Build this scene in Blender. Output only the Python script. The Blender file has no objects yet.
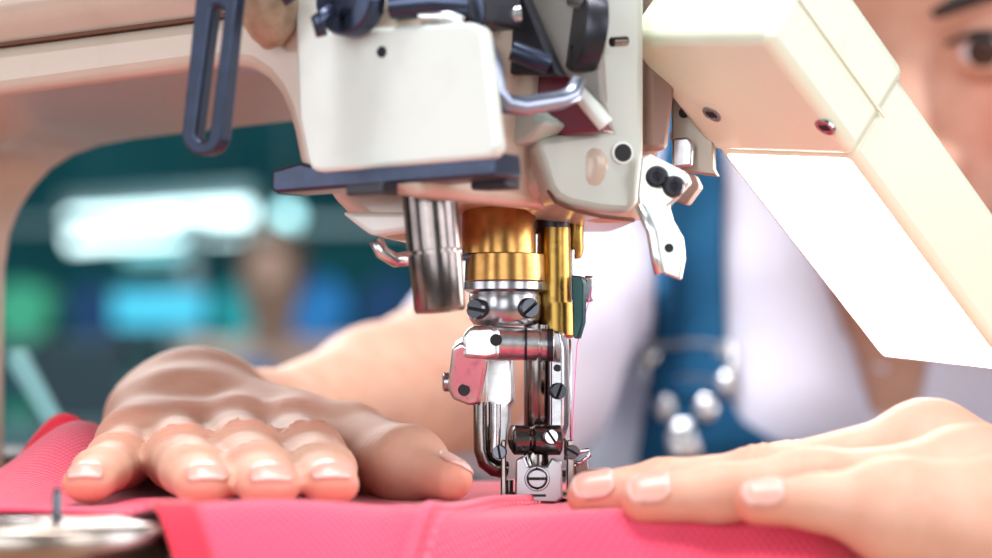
import bpy, bmesh, math, random
import numpy as np
from mathutils import Vector as V, Matrix
from mathutils.bvhtree import BVHTree
random.seed(4); np.random.seed(4)
R = math.radians
F = 2370.0; HX, HY = 496.0, 380.0; ZC = 0.81; BED = 0.78
C = bpy.context.scene.collection
W = {}                                   # world location of every object origin

def P(px, py, D):
    return V(((px - HX) / F * D, D, ZC + (HY - py) / F * D))
def ray(px, py):
    return V(((px - HX) / F, 1.0, (HY - py) / F))
def PL(px, py, p0, n):
    d = ray(px, py); o = V((0, 0, ZC))
    return o + d * ((p0 - o).dot(n) / d.dot(n))
YAW = R(36)
U = V((math.cos(YAW), -math.sin(YAW), 0)); VV = V((math.sin(YAW), math.cos(YAW), 0)); ZZ = V((0, 0, 1))

# ---------------------------------------------------------------- materials
MATS = {}
def mat(name, col, rough=.5, metal=0., bump=None, var=None, emit=None, es=0, sss=0, coat=0, spec=None, attr=None):
    if name in MATS: return MATS[name]
    m = bpy.data.materials.new(name); m.use_nodes = True
    nt = m.node_tree; b = nt.nodes['Principled BSDF']
    b.inputs['Base Color'].default_value = (*col, 1)
    b.inputs['Roughness'].default_value = rough; b.inputs['Metallic'].default_value = metal
    if coat: b.inputs['Coat Weight'].default_value = coat; b.inputs['Coat Roughness'].default_value = .12
    if spec is not None: b.inputs['Specular IOR Level'].default_value = spec
    if emit: b.inputs['Emission Color'].default_value = (*emit, 1); b.inputs['Emission Strength'].default_value = es
    if sss:
        b.inputs['Subsurface Weight'].default_value = sss
        b.inputs['Subsurface Radius'].default_value = (1, .35, .2); b.inputs['Subsurface Scale'].default_value = .004
    tc = nt.nodes.new('ShaderNodeNewGeometry')
    pos = tc.outputs['Position']
    if var:                               # (colour2, scale, lo, hi)
        n = nt.nodes.new('ShaderNodeTexNoise'); n.inputs['Scale'].default_value = var[1]; n.inputs['Detail'].default_value = 5
        r = nt.nodes.new('ShaderNodeValToRGB'); r.color_ramp.elements[0].position = var[2]; r.color_ramp.elements[1].position = var[3]
        r.color_ramp.elements[0].color = (*col, 1); r.color_ramp.elements[1].color = (*var[0], 1)
        nt.links.new(pos, n.inputs['Vector']); nt.links.new(n.outputs['Fac'], r.inputs['Fac'])
        nt.links.new(r.outputs['Color'], b.inputs['Base Color'])
    if attr:                              # point attribute mixes to colour attr[1]
        a = nt.nodes.new('ShaderNodeAttribute'); a.attribute_name = attr[0]
        mx = nt.nodes.new('ShaderNodeMix'); mx.data_type = 'RGBA'
        if b.inputs['Base Color'].links: nt.links.new(b.inputs['Base Color'].links[0].from_socket, mx.inputs[6])
        else: mx.inputs[6].default_value = (*col, 1)
        mx.inputs[7].default_value = (*attr[1], 1)
        nt.links.new(a.outputs['Fac'], mx.inputs[0]); nt.links.new(mx.outputs[2], b.inputs['Base Color'])
    if bump:                              # (scale, strength, distance)
        n = nt.nodes.new('ShaderNodeTexNoise'); n.inputs['Scale'].default_value = bump[0]; n.inputs['Detail'].default_value = 4
        bp = nt.nodes.new('ShaderNodeBump'); bp.inputs['Strength'].default_value = bump[1]; bp.inputs['Distance'].default_value = bump[2]
        nt.links.new(pos, n.inputs['Vector']); nt.links.new(n.outputs['Fac'], bp.inputs['Height'])
        nt.links.new(bp.outputs['Normal'], b.inputs['Normal'])
    MATS[name] = m
    return m

PAINT = mat('cream_enamel', (.54, .44, .355), .28, coat=.4, bump=(900, .05, .0004), var=((.47, .37, .28), 60, .55, .85))
PAINT_W = mat('white_enamel', (.68, .72, .67), .3, coat=.3, var=((.62, .65, .60), 90, .5, .9))
STEEL = mat('polished_steel', (.44, .44, .46), .26, 1, bump=(600, .05, .0002), var=((.34, .34, .37), 300, .45, .8))
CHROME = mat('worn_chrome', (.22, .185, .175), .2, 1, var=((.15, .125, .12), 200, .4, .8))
BRIGHT = mat('bright_steel', (.66, .67, .68), .3, 1, bump=(900, .06, .0002), var=((.42, .42, .44), 400, .5, .8))
BLUED = mat('blued_steel', (.05, .062, .095), .30, .85, bump=(500, .06, .0002), var=((.06, .075, .13), 250, .4, .75))
BLACK = mat('black_oxide', (.035, .035, .045), .35, .6, bump=(500, .1, .0003))
DARKS = mat('dark_screw_steel', (.10, .11, .13), .25, .9)
HOLE = mat('dark_recess', (.008, .008, .01), .7)
BRASS = mat('brass', (.44, .235, .075), .27, 1, var=((.33, .16, .05), 260, .45, .8))
BRASS_Y = mat('yellow_brass', (.32, .19, .05), .3, 1, bump=(1500, .12, .0002), var=((.19, .11, .03), 500, .5, .8))
MAROON = mat('maroon_enamel', (.16, .02, .045), .3, coat=.4)
AMBER = mat('old_amber_plastic', (.50, .38, .26), .3, var=((.30, .2, .12), 200, .4, .7))
BROWN = mat('brown_casting', (.30, .20, .17), .5, .3)
LAMPC = mat('yellowed_lamp_plastic', (.74, .79, .63), .35, coat=.25, bump=(300, .04, .0003), var=((.78, .66, .42), 38, .6, .9))
DIFF = mat('glowing_diffuser', (.95, .96, .94), .4, emit=(1, .98, .93), es=16.0)
TUBE = mat('fluorescent_tube', (.9, 1, 1), .4, emit=(.72, .98, 1), es=5.5)
TUBE_D = mat('dim_fluorescent_tube', (.8, .95, 1), .4, emit=(.25, .85, .9), es=1.3)
BULB = mat('glowing_bulb', (.9, 1, 1), .4, emit=(.45, .95, 1), es=3.0)
SCREEN = mat('cyan_light_box', (.1, .6, .8), .4, emit=(.03, .55, .8), es=.75)

def fabric_mat(name, col, col2, scale, depth, rough=.85):
    m = mat(name, col, rough, var=(col2, 25, .35, .7), spec=.2)
    nt = m.node_tree; b = nt.nodes['Principled BSDF']
    b.inputs['Sheen Weight'].default_value = .35
    uv = nt.nodes.new('ShaderNodeUVMap'); sp = nt.nodes.new('ShaderNodeSeparateXYZ')
    nt.links.new(uv.outputs[0], sp.inputs[0])
    outs = []
    for ax in (0, 1):
        mu = nt.nodes.new('ShaderNodeMath'); mu.operation = 'MULTIPLY'; mu.inputs[1].default_value = scale
        si = nt.nodes.new('ShaderNodeMath'); si.operation = 'SINE'
        nt.links.new(sp.outputs[ax], mu.inputs[0]); nt.links.new(mu.outputs[0], si.inputs[0]); outs.append(si)
    pr = nt.nodes.new('ShaderNodeMath'); pr.operation = 'MULTIPLY'
    nt.links.new(outs[0].outputs[0], pr.inputs[0]); nt.links.new(outs[1].outputs[0], pr.inputs[1])
    n = nt.nodes.new('ShaderNodeTexNoise'); n.inputs['Scale'].default_value = 1800
    g = nt.nodes.new('ShaderNodeNewGeometry'); nt.links.new(g.outputs['Position'], n.inputs['Vector'])
    ad = nt.nodes.new('ShaderNodeMath'); ad.operation = 'ADD'
    nt.links.new(pr.outputs[0], ad.inputs[0]); nt.links.new(n.outputs['Fac'], ad.inputs[1])
    bp = nt.nodes.new('ShaderNodeBump'); bp.inputs['Strength'].default_value = .6; bp.inputs['Distance'].default_value = depth
    nt.links.new(ad.outputs[0], bp.inputs['Height']); nt.links.new(bp.outputs['Normal'], b.inputs['Normal'])
    return m
PINK = fabric_mat('pink_waffle_knit', (.76, .065, .135), (.72, .055, .115), 2 * math.pi / .0019, .00035)
RED = fabric_mat('red_trim_tape', (.80, .012, .045), (.72, .01, .035), 2 * math.pi / .001, .0001)
SEAMT = fabric_mat('pink_seam_fold', (.78, .08, .15), (.74, .065, .13), 2 * math.pi / .0012, .0002)
SHIRT = mat('lilac_white_cotton', (.80, .79, .93), .9, bump=(60, .3, .004), spec=.15)
DENIM = mat('blue_denim', (.02, .13, .27), .85, bump=(900, .4, .0005), var=((.012, .09, .21), 30, .4, .7), spec=.2)
SKIN = mat('skin', (.61, .355, .26), .55, spec=.3, bump=(420, .3, .0004), sss=.2, attr=('blush', (.66, .19, .13)), var=((.56, .30, .21), 90, .4, .7))
FACE = SKIN
NAIL = mat('fingernail', (.60, .32, .26), .38, coat=.1, attr=('tip', (.74, .54, .47)))
HAIR = mat('black_hair', (.02, .015, .015), .5)
EYEW = mat('eye_white', (.82, .78, .84), .15)
IRIS = mat('brown_iris', (.05, .025, .02), .1)

# ---------------------------------------------------------------- mesh helpers
def link(name, verts, faces, m, parent=None, smooth=False, bevel=0, seg=2, uv=None, attrs=None):
    verts = [V(v) for v in verts] if not isinstance(verts, np.ndarray) else verts
    if isinstance(verts, np.ndarray):
        c = V(((verts.min(0) + verts.max(0)) / 2).tolist()); vv = (verts - np.array(c)).tolist()
    else:
        lo = V([min(v[i] for v in verts) for i in range(3)]); hi = V([max(v[i] for v in verts) for i in range(3)])
        c = (lo + hi) / 2; vv = [tuple(v - c) for v in verts]
    me = bpy.data.meshes.new(name)
    me.from_pydata(vv, [], faces if isinstance(faces, list) else faces.tolist())
    if not smooth or bevel:
        bm = bmesh.new(); bm.from_mesh(me); bmesh.ops.recalc_face_normals(bm, faces=bm.faces); bm.to_mesh(me); bm.free()
    me.update()
    if attrs:
        for k, arr in attrs.items():
            a = me.attributes.new(k, 'FLOAT', 'POINT'); a.data.foreach_set('value', np.asarray(arr, dtype=np.float32))
    if uv is not None:
        l = me.uv_layers.new(name='UVMap')
        for lp in me.loops: l.data[lp.index].uv = uv[lp.vertex_index]
    me.materials.append(m)
    o = bpy.data.objects.new(name, me); C.objects.link(o)
    if parent is not None: o.parent = parent; o.location = c - W[parent.name]
    else: o.location = c
    W[o.name] = c.copy()
    if smooth or bevel:
        me.polygons.foreach_set('use_smooth', [True] * len(me.polygons))
        if bevel: me.set_sharp_from_angle(angle=R(50))
        elif smooth == 'auto': me.set_sharp_from_angle(angle=R(42))
    if bevel:
        b = o.modifiers.new('bevel', 'BEVEL'); b.width = bevel; b.segments = seg; b.limit_method = 'ANGLE'; b.angle_limit = R(30)
        b.harden_normals = False
        me.polygons.foreach_set('use_smooth', [True] * len(me.polygons))
        w = o.modifiers.new('wn', 'WEIGHTED_NORMAL'); w.keep_sharp = True
    return o
def empty(name, loc, label, cat, group=None):
    o = bpy.data.objects.new(name, None); C.objects.link(o); o.location = loc; W[o.name] = V(loc)
    o.empty_display_size = .02
    return tag(o, label, cat, group)
def tag(o, label, cat, group=None, kind=None):
    if label: o['label'] = label
    if cat: o['category'] = cat
    if group: o['group'] = group
    if kind: o['kind'] = kind
    return o
def struct(o): o['kind'] = 'structure'; return o

class MB:
    def __init__(s): s.v = []; s.f = []
    def add(s, v, f):
        n = len(s.v); s.v += [V(x) for x in v]; s.f += [[i + n for i in q] for q in f]; return s
    def prism(s, poly, vec):
        n = len(poly); vec = V(vec)
        v = [V(p) for p in poly] + [V(p) + vec for p in poly]
        f = [list(range(n))[::-1], list(range(n, 2 * n))] + [[i, (i + 1) % n, (i + 1) % n + n, i + n] for i in range(n)]
        return s.add(v, f)
    def box(s, c, a, b, d):               # centre, three half vectors
        c, a, b, d = V(c), V(a), V(b), V(d)
        return s.prism([c - a - b - d, c + a - b - d, c + a + b - d, c - a + b - d], 2 * d)
    def tube(s, pts, rad, n=28, caps=True, flat=1.0, up=None):
        pts = [V(p) for p in pts]
        if not hasattr(rad, '__len__'): rad = [rad] * len(pts)
        N = len(pts); tang = []
        for i in range(N):
            a = None
            for (j, k) in ((i - 1, i + 1), (i - 1, i), (i, i + 1), (0, N - 1)):
                if 0 <= j and k < N:
                    t = pts[k] - pts[j]
                    if t.length > 1e-7: a = t.normalized(); break
            tang.append(a)
        t0 = tang[0]; ref = V(up) if up else (V((0, 0, 1)) if abs(t0.z) < .8 else V((1, 0, 0)))
        nrm = (ref - t0 * ref.dot(t0)).normalized(); rows = []
        for i in range(N):
            nrm = (nrm - tang[i] * nrm.dot(tang[i])).normalized(); bi = tang[i].cross(nrm)
            rows.append([pts[i] + (nrm * math.cos(2 * math.pi * k / n) * flat + bi * math.sin(2 * math.pi * k / n)) * rad[i] for k in range(n)])
        v = [p for r in rows for p in r]
        f = [[i * n + k, i * n + (k + 1) % n, (i + 1) * n + (k + 1) % n, (i + 1) * n + k] for i in range(N - 1) for k in range(n)]
        if caps: f += [list(range(n))[::-1], [(N - 1) * n + k for k in range(n)]]
        return s.add(v, f)
    def lathe(s, c, axis, prof, n=40):    # prof: (height along the axis, radius)
        c = V(c); axis = V(axis).normalized()
        return s.tube([c + axis * h for h, r in prof], [max(r, 1e-5) for h, r in prof], n)
    def build(s, name, m, parent=None, **k): return link(name, s.v, s.f, m, parent, **k)

def prism_px(poly, p0, n, t):             # polygon seen at those pixels, lying on the plane (p0, n), thickness t along n
    return MB().prism([PL(x, y, p0, n) for x, y in poly], n * t)
def arc(cx, cy, r, a0, a1, n=8, ry=None):
    ry = ry or r
    return [(cx + r * math.cos(R(a0 + (a1 - a0) * i / n)), cy + ry * math.sin(R(a0 + (a1 - a0) * i / n))) for i in range(n + 1)]
def screw(c, axis, r, h, parent, m=None, slot=40, name='screw'):
    c = V(c); axis = V(axis).normalized(); mb = MB()
    ref = V((0, 0, 1)) if abs(axis.z) < .8 else V((1, 0, 0))
    x = (ref - axis * ref.dot(axis)).normalized(); y = axis.cross(x)
    x, y = x * math.cos(R(slot)) + y * math.sin(R(slot)), y * math.cos(R(slot)) - x * math.sin(R(slot))
    mb.lathe(c, axis, [(-h * .3, r * .9), (0, r * .98), (h * .55, r)], 32)
    nb_ = len(mb.f); a0 = math.degrees(math.asin(.17))
    for sgn in (1, -1):
        pts = [(math.cos(R(a0 + (180 - 2 * a0) * i / 14)), math.sin(R(a0 + (180 - 2 * a0) * i / 14))) for i in range(15)]
        base = [c + axis * h * .55 + (x * p * r + y * q * r * sgn) for p, q in pts]
        top = [c + axis * h + (x * p * r * .86 + y * (q * .86 * r + .02 * r) * sgn) for p, q in pts]
        n = 15; mb.add(base + top, [list(range(n)), list(range(n, 2 * n))] + [[i, (i + 1) % n, (i + 1) % n + n, i + n] for i in range(n)])
    o = mb.build(name, m or BLUED, parent, smooth='auto'); o.data.materials.append(HOLE)
    for p_ in o.data.polygons[:nb_]: p_.material_index = 1
    return o
def hole(c, axis, r, parent, name='hole', d=.0006):
    return MB().lathe(c, axis, [(-.001, r), (d * .3, r)], 24).build(name, HOLE, parent, smooth='auto')

# ---------------------------------------------------------------- signed distance modelling (bodies and cloth)
class Field:
    def __init__(s, lo, hi, h):
        s.lo = np.array(lo, float); s.h = h
        s.n = np.ceil((np.array(hi) - s.lo) / h).astype(int) + 1
        s.a = np.full(s.n, .05, np.float32)
    def sub(s, lo, hi):
        i0 = np.clip(np.floor((np.array(lo) - s.lo) / s.h).astype(int), 0, s.n); i1 = np.clip(np.ceil((np.array(hi) - s.lo) / s.h).astype(int) + 1, 0, s.n)
        if np.any(i1 <= i0): return None
        ax = [(s.lo[k] + s.h * np.arange(i0[k], i1[k])).astype(np.float32) for k in range(3)]
        return tuple(slice(i0[k], i1[k]) for k in range(3)), ax[0][:, None, None], ax[1][None, :, None], ax[2][None, None, :]
    def comb(s, fn, lo, hi, k, op):
        m = k + 3 * s.h; r = s.sub(np.array(lo) - m, np.array(hi) + m)
        if r is None: return
        sl, x, y, z = r; d = fn(x, y, z); a = s.a[sl]
        if op == 'add':
            hh = np.clip(.5 + .5 * (a - d) / k, 0, 1) if k > 0 else (a > d).astype(np.float32)
            s.a[sl] = a * (1 - hh) + d * hh - k * hh * (1 - hh)
        elif op == 'cut':
            d = -d; hh = np.clip(.5 - .5 * (a - d) / max(k, 1e-6), 0, 1)
            s.a[sl] = a * (1 - hh) + d * hh + k * hh * (1 - hh)
        elif op == 'plus': s.a[sl] = a + d
    def cap(s, p, q, r0, r1, k=.004, op='add', sq=None):
        p = np.array(p, float); q = np.array(q, float); ba = q - p; L2 = max((ba ** 2).sum(), 1e-12); rm = max(r0, r1)
        def fn(x, y, z):
            t = np.clip(((x - p[0]) * ba[0] + (y - p[1]) * ba[1] + (z - p[2]) * ba[2]) / L2, 0, 1)
            dz = (z - p[2] - t * ba[2]) * (sq or 1)
            d = np.sqrt((x - p[0] - t * ba[0]) ** 2 + (y - p[1] - t * ba[1]) ** 2 + dz ** 2) - (r0 + (r1 - r0) * t)
            return d.astype(np.float32)
        s.comb(fn, np.minimum(p, q) - rm, np.maximum(p, q) + rm, k, op)
    def ell(s, c, rad, M=None, k=.004, op='add'):
        c = np.array(c, float); rad = np.array(rad, float); M = np.eye(3) if M is None else np.array(M)   # columns: the local axes
        def fn(x, y, z):
            dx, dy, dz = x - c[0], y - c[1], z - c[2]; k0 = 0; k1 = 0
            for i in range(3):
                l = dx * M[0, i] + dy * M[1, i] + dz * M[2, i]
                k0 = k0 + (l / rad[i]) ** 2; k1 = k1 + (l / rad[i] ** 2) ** 2
            k0 = np.sqrt(k0); k1 = np.sqrt(k1)
            return (k0 * (k0 - 1) / np.maximum(k1, 1e-6)).astype(np.float32)
        s.comb(fn, c - rad.max(), c + rad.max(), k, op)
    def mesh(s):
        a = s.a; h = s.h; ins = a < 0
        cs = ins[:-1, :-1, :-1].astype(np.int8)
        for dx in (0, 1):
            for dy in (0, 1):
                for dz in (0, 1):
                    if dx or dy or dz: cs = cs + ins[dx:a.shape[0] - 1 + dx, dy:a.shape[1] - 1 + dy, dz:a.shape[2] - 1 + dz]
        act = (cs > 0) & (cs < 8); I = np.argwhere(act); idx = np.full(act.shape, -1, np.int32); idx[act] = np.arange(len(I))
        acc = np.zeros((len(I), 3)); cnt = np.zeros(len(I))
        cor = [(x, y, z) for x in (0, 1) for y in (0, 1) for z in (0, 1)]
        for c0 in cor:
            for ax in range(3):
                if c0[ax]: continue
                c1 = list(c0); c1[ax] = 1
                A = a[I[:, 0] + c0[0], I[:, 1] + c0[1], I[:, 2] + c0[2]]; B = a[I[:, 0] + c1[0], I[:, 1] + c1[1], I[:, 2] + c1[2]]
                m = (A < 0) != (B < 0); t = np.where(m, A / np.where(A == B, 1, A - B), 0)
                p = np.array(c0, float)[None, :].repeat(len(I), 0); p[:, ax] += t
                acc[m] += p[m]; cnt[m] += 1
        v = s.lo + h * (I + acc / cnt[:, None]); faces = []
        for ax in range(3):
            o1, o2 = [(1, 2), (2, 0), (0, 1)][ax]
            sl0 = [slice(None)] * 3; sl1 = [slice(None)] * 3; sl0[ax] = slice(0, -1); sl1[ax] = slice(1, None)
            A = ins[tuple(sl0)]; B = ins[tuple(sl1)]; E = np.argwhere(A != B)
            ok = (E[:, o1] > 0) & (E[:, o2] > 0) & (E[:, o1] < a.shape[o1] - 1) & (E[:, o2] < a.shape[o2] - 1); E = E[ok]
            q = []
            for d1, d2 in ((0, 0), (1, 0), (1, 1), (0, 1)):
                e = E.copy(); e[:, o1] -= d1; e[:, o2] -= d2; q.append(idx[e[:, 0], e[:, 1], e[:, 2]])
            q = np.stack(q, 1); fl = A[E[:, 0], E[:, 1], E[:, 2]]
            q[~fl] = q[~fl][:, ::-1]; faces.append(q)
        return v, np.concatenate(faces)[:, ::-1] if False else np.concatenate(faces)

# ================================================================ ROOM
def slab(name, lo, hi, m):
    lo, hi = V(lo), V(hi); c = (lo + hi) / 2; d = (hi - lo) / 2
    return struct(MB().box(c, (d.x, 0, 0), (0, d.y, 0), (0, 0, d.z)).build(name, m))
FLOORM = mat('grey_concrete_floor', (.22, .24, .24), .6, bump=(8, .2, .01), var=((.13, .15, .16), 1.5, .4, .7))
TEALW = mat('teal_wall_paint', (.035, .27, .30), .8, var=((.012, .11, .14), .8, .4, .7))
CEILM = mat('dark_ceiling_panels', (.04, .10, .12), .9, var=((.03, .07, .09), 1, .4, .7))
slab('floor', (-5, -3, -.1), (5, 14, 0), FLOORM)
slab('wall_back', (-5, 14, -.1), (5, 14.2, 3.4), TEALW)
slab('wall_left', (-5.2, 1.5, -.1), (-5, 14.2, 3.4), TEALW)
slab('wall_right', (5, 1.5, -.1), (5.2, 14.2, 3.4), TEALW)
slab('ceiling', (-5, 2.2, 3.4), (5, 14.2, 3.5), CEILM)

# ================================================================ SEWING TABLE
WOOD = mat('worn_wood_tabletop', (.46, .25, .15), .4, var=((.34, .17, .10), 12, .4, .7), coat=.2)
tb = empty('sewing_table', (0, .62, 0), 'low wooden sewing table carrying the machine and pink cloth', 'table')
LEGM = mat('grey_table_steel', (.25, .27, .28), .4, .7)
MB().box((-.05, .62, .725), (.6, 0, 0), (0, .27, 0), (0, 0, .015)).build('tabletop', WOOD, tb, bevel=.003)
for sx in (-.6, .5):
    for sy in (.4, .84): MB().box((sx, sy, .355), (.02, 0, 0), (0, .02, 0), (0, 0, .355)).build('leg', LEGM, tb, bevel=.002)

# ================================================================ SEWING MACHINE
sm = empty('sewing_machine', (0, .62, .74), 'cream industrial sewing machine with brass needle bar collars above the pink cloth', 'sewing machine')
# bed under the cloth
bed = MB(); bed.prism([V((-.30, .545, .741)), V((.065, .545, .741)), V((.072, .56, .741)), V((.072, .645, .741)), V((.06, .66, .741)), V((-.30, .66, .741))], (0, 0, .0365))
bed.build('bed', STEEL, sm, bevel=.004)
MB().box((.012, .60, .7779), (.028, 0, 0), (0, .022, 0), (0, 0, .0005)).build('throat_plate', BRIGHT, sm, bevel=.0002)

# --- arm: profile in the front plane, thickness along VV
pf = P(300, 60, .552); T = .098
def back(px, py): return PL(px, py, pf + VV * T, VV) - VV * T
def front(px, py): return PL(px, py, pf, VV)
arch = [back(8, 470), back(8, 330), back(9, 270), back(14, 236), back(24, 210), back(38, 189), back(56, 170), back(78, 156), back(105, 146.5), back(140, 140), back(190, 134)]
arch += [front(150, 74.5), front(205, 67.5), front(232, 66.5), front(250, 70), front(264, 79), front(276, 94), front(284, 112), front(290, 134), front(297, 172)]
seamL, seamR = front(0, 45), front(190, 20)
sd = (seamR - seamL).normalized()
def uz(u0, z0): return None
top_r = seamR + sd * .075; top_l = seamL - sd * .16
bl = V((top_l.x, top_l.y, .778)); cb = V((arch[0].x, arch[0].y, .778))
arm = MB().prism([cb] + arch + [front(420, 200), front(430, 120), top_r, top_l, bl], VV * T)
arm.build('arm', PAINT, sm, bevel=.0035, seg=4)
# arm cover: leans out over the seam, then rolls back
mb = MB(); sec = [(.0006, .0005), (-.0025, .004), (-.0045, .0075), (-.005, .011), (-.003, .024), (.006, .038), (.02, .046), (.07, .048), (.09, .04), (.097, .02), (.097, .0005)]
mb.prism([top_l + VV * a + ZZ * b for a, b in sec], (seamR + sd * .035) - top_l); mb.build('arm_cover', PAINT, sm, smooth='auto')
GRIME = mat('brown_grime_line', (.13, .05, .025), .8)
mb = MB(); mb.prism([top_l + VV * a + ZZ * b for a, b in ((-.0003, -.00035), (.02, -.00035), (.02, .0006), (-.0003, .0006))], (seamR + sd * .035) - top_l); mb.build('seam', GRIME, sm)

# --- slotted lever (near, in front of the arm)
def ring_plate(outer, inner, p0, n, t):
    o = [PL(x, y, p0, n) for x, y in outer]; i = [PL(x, y, p0, n) for x, y in inner]; N = len(o); tv = n * t
    v = o + i + [p + tv for p in o] + [p + tv for p in i]; f = []
    for k in range(N):
        j = (k + 1) % N
        f += [[k, j, N + j, N + k], [2 * N + k, 3 * N + k, 3 * N + j, 2 * N + j], [k, 2 * N + k, 2 * N + j, j], [N + k, N + j, 3 * N + j, 3 * N + k]]
    return MB().add(v, f)
def stadium(x0, y0, x1, y1, r0, r1, n=10):
    a = math.degrees(math.atan2(y1 - y0, x1 - x0))
    return arc(x1, y1, r1, a - 90, a + 90, n) + arc(x0, y0, r0, a + 90, a + 270, n)
nl = V((.45, .893, 0)).normalized(); pl = P(215, 60, .528)
ring_plate(stadium(219, -40, 201, 135, 20, 20), stadium(217, 14, 202, 134, 6.5, 7), pl, nl, .0045).build('slotted_lever', BLUED, sm, bevel=.0009, seg=3)
MB().tube([P(222, -22, .526), P(262, -30, .60)], .0035, 24).build('lever_shaft', STEEL, sm, smooth='auto')
MB().tube([P(262, -20, .55), P(268, 4, .55), P(270, 26, .552), P(268, 40, .553), P(266, 46, .554)], [.0075, .0072, .0062, .004, .0015], 28).build('oil_cup', AMBER, sm, smooth=True)
MB().tube([P(284, -16, .54), P(287, -4, .54), P(291, 2, .54)], .0016, 12).build('guide_hook', BLUED, sm, smooth=True)
MB().tube([P(262, -16, .552), P(262, -16, .60)], .0045, 20).build('oil_cup_neck', STEEL, sm, smooth='auto')
MB().tube([P(243, 14, .548), P(262, 4, .546), P(285, -16, .545)], .0009, 10).build('guide_wire', BLUED, sm, smooth=True)

# --- front box with plate and chrome tube
pb = P(400, 100, .532)
bx = prism_px([(292, -40), (316, -40), (320, 20), (326, 30), (468, 22), (481, 27), (484, 36), (497, 146), (493, 156), (486, 158.5), (322, 172.5), (312, 171), (307, 163), (298, 120)], pb, VV, .004)
fb = bx.build('face_box', PAINT_W, sm, bevel=.0016, seg=4)
hole(PL(382, 52, pb, VV) - VV * .0001, -VV, .0013, fb)
pp = P(400, 175, .5338)
prism_px([(272, 170), (300, 162), (310, 164.5), (492, 151), (494, 176), (470, 178), (276, 193), (271, 190)], pp, VV, .011).build('mounting_plate', BLUED, sm, bevel=.0008)
prism_px([(345, 184), (382, 181), (382, 194), (346, 196)], P(365, 190, .531), VV, .006).build('plate_nut', BLACK, sm, bevel=.0005)
prism_px([(470, 178), (505, 174), (505, 188), (470, 190)], P(490, 182, .531), VV, .006).build('plate_nut', BLACK, sm, bevel=.0005)
a, b = P(428, 178, .548), P(440, 312, .548); ax = (b - a).normalized(); L = (b - a).length
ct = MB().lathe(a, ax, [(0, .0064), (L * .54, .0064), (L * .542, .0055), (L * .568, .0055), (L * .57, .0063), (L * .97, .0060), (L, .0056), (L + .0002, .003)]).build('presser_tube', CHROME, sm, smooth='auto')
MB().tube([P(470, 257, .556), P(436, 259, .5555), P(412, 258, .555)], .0009, 10).build('tube_pin', BLACK, ct, smooth=True)
# --- mechanism above the box
mech = MB(); mech.prism([PL(x, y, P(400, 0, .54), VV) for x, y in [(312, -60), (470, -60), (470, 20), (325, 28)]], VV * .02); mech.build('mechanism_housing', BLACK, sm, bevel=.001)
MB().lathe(P(345, -2, .5335), -VV, [(-.004, .0085), (0, .0085), (.001, .0078), (.001, .0045), (-.0015, .0042)]).build('tension_disc', BLUED, sm, smooth='auto')
MB().tube([P(333, 8, .531), P(318, 20, .53), P(322, 36, .53)], [.0014, .0018, .0014], 14).build('spring_arm', BLUED, sm, smooth=True)
MB().tube([P(392, 6, .533), P(432, 2, .53), P(470, 4, .529)], .0032, 20).build('thread_guide_rod', BLUED, sm, smooth='auto')
MB().tube([P(420, 17, .53), P(448, 17, .528), P(463, 22, .528)], [.0013, .0016, .0016], 14).build('thread_guide', BRIGHT, sm, smooth='auto')
MB().tube([P(470, -15, .532), P(474, 16, .532), P(477, 30, .533)], [.003, .0028, .0018], 18).build('thread_stud', BLUED, sm, smooth='auto')
# --- lower head casting (bowl with bevelled bottom)
hc = P(455, 200, .575)
low = MB()
def loop_px(pts, D, bend=0): return [P(x, y, D) for x, y in pts]
bowl = prism_px([(318, 150), (322, 190), (344, 212), (352, 218), (372, 235), (392, 240), (416, 239), (432, 207), (458, 203), (540, 196), (600, 196), (610, 150), (560, 120), (400, 110)], P(450, 200, .568), V((.25, .968, 0)).normalized(), .055)
bowl.build('head_casting', PAINT, sm, bevel=.005, seg=5)
prism_px([(340, 212), (436, 212), (420, 229), (372, 236), (360, 228)], P(400, 220, .5625), V((.25, .968, 0)).normalized(), .006).build('casting_lip', PAINT_W, sm, bevel=.0012, seg=3)
MB().tube([P(376, 240, .566), P(382, 252, .566), P(395, 260, .567), P(412, 258, .568)], .0018, 16).build('wire_finger_guard', BRIGHT, sm, smooth=True)
# right end casting and end cover
pr = P(590, 150, .560); nr = V((-.30, .954, 0)).normalized()
ec = prism_px([(536, 150), (548, 188), (556, 199), (570, 206), (600, 212), (628, 214), (640, 204), (645, 150), (645, -60), (600, -60), (596, 96), (606, 128), (536, 138)], pr, nr, .04)
ecp = ec.build('end_casting', mat('grey_green_enamel', (.44, .46, .40), .3, coat=.3), sm, bevel=.0035, seg=4)
prism_px([(646, -60), (682, -60), (679, 60), (669, 150), (648, 150)], P(660, 50, .583), nr, .03).build('end_casting_rib', BROWN, sm, bevel=.0015)
MB().lathe(PL(622, 153, pr, nr) + nr * .0006, -nr, [(0, .0027), (.0012, .0027), (.0012, .0019)]).build('port_rim', PAINT_W, ecp, smooth='auto')
q = PL(622, 153, pr, nr); MB().tube([q - nr * .0009, q + nr * .002], .0021, 24).build('oil_port', HOLE, ecp, smooth='auto')
# casting under-skirt the bars come out of
prism_px([(440, 190), (470, 203), (545, 212), (600, 222), (646, 222), (652, 190), (650, 150), (440, 150)], P(540, 200, .585), V((-.1, .995, 0)).normalized(), .045).build('needle_bar_frame', PAINT, sm, bevel=.004, seg=4)
MB().tube([P(548, 190, .5585), P(556, 202, .5585), P(575, 210, .559), P(600, 216, .56), P(634, 220, .5635)], .0005, 8).build('gasket_line', GRIME, sm, smooth=True)

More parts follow.
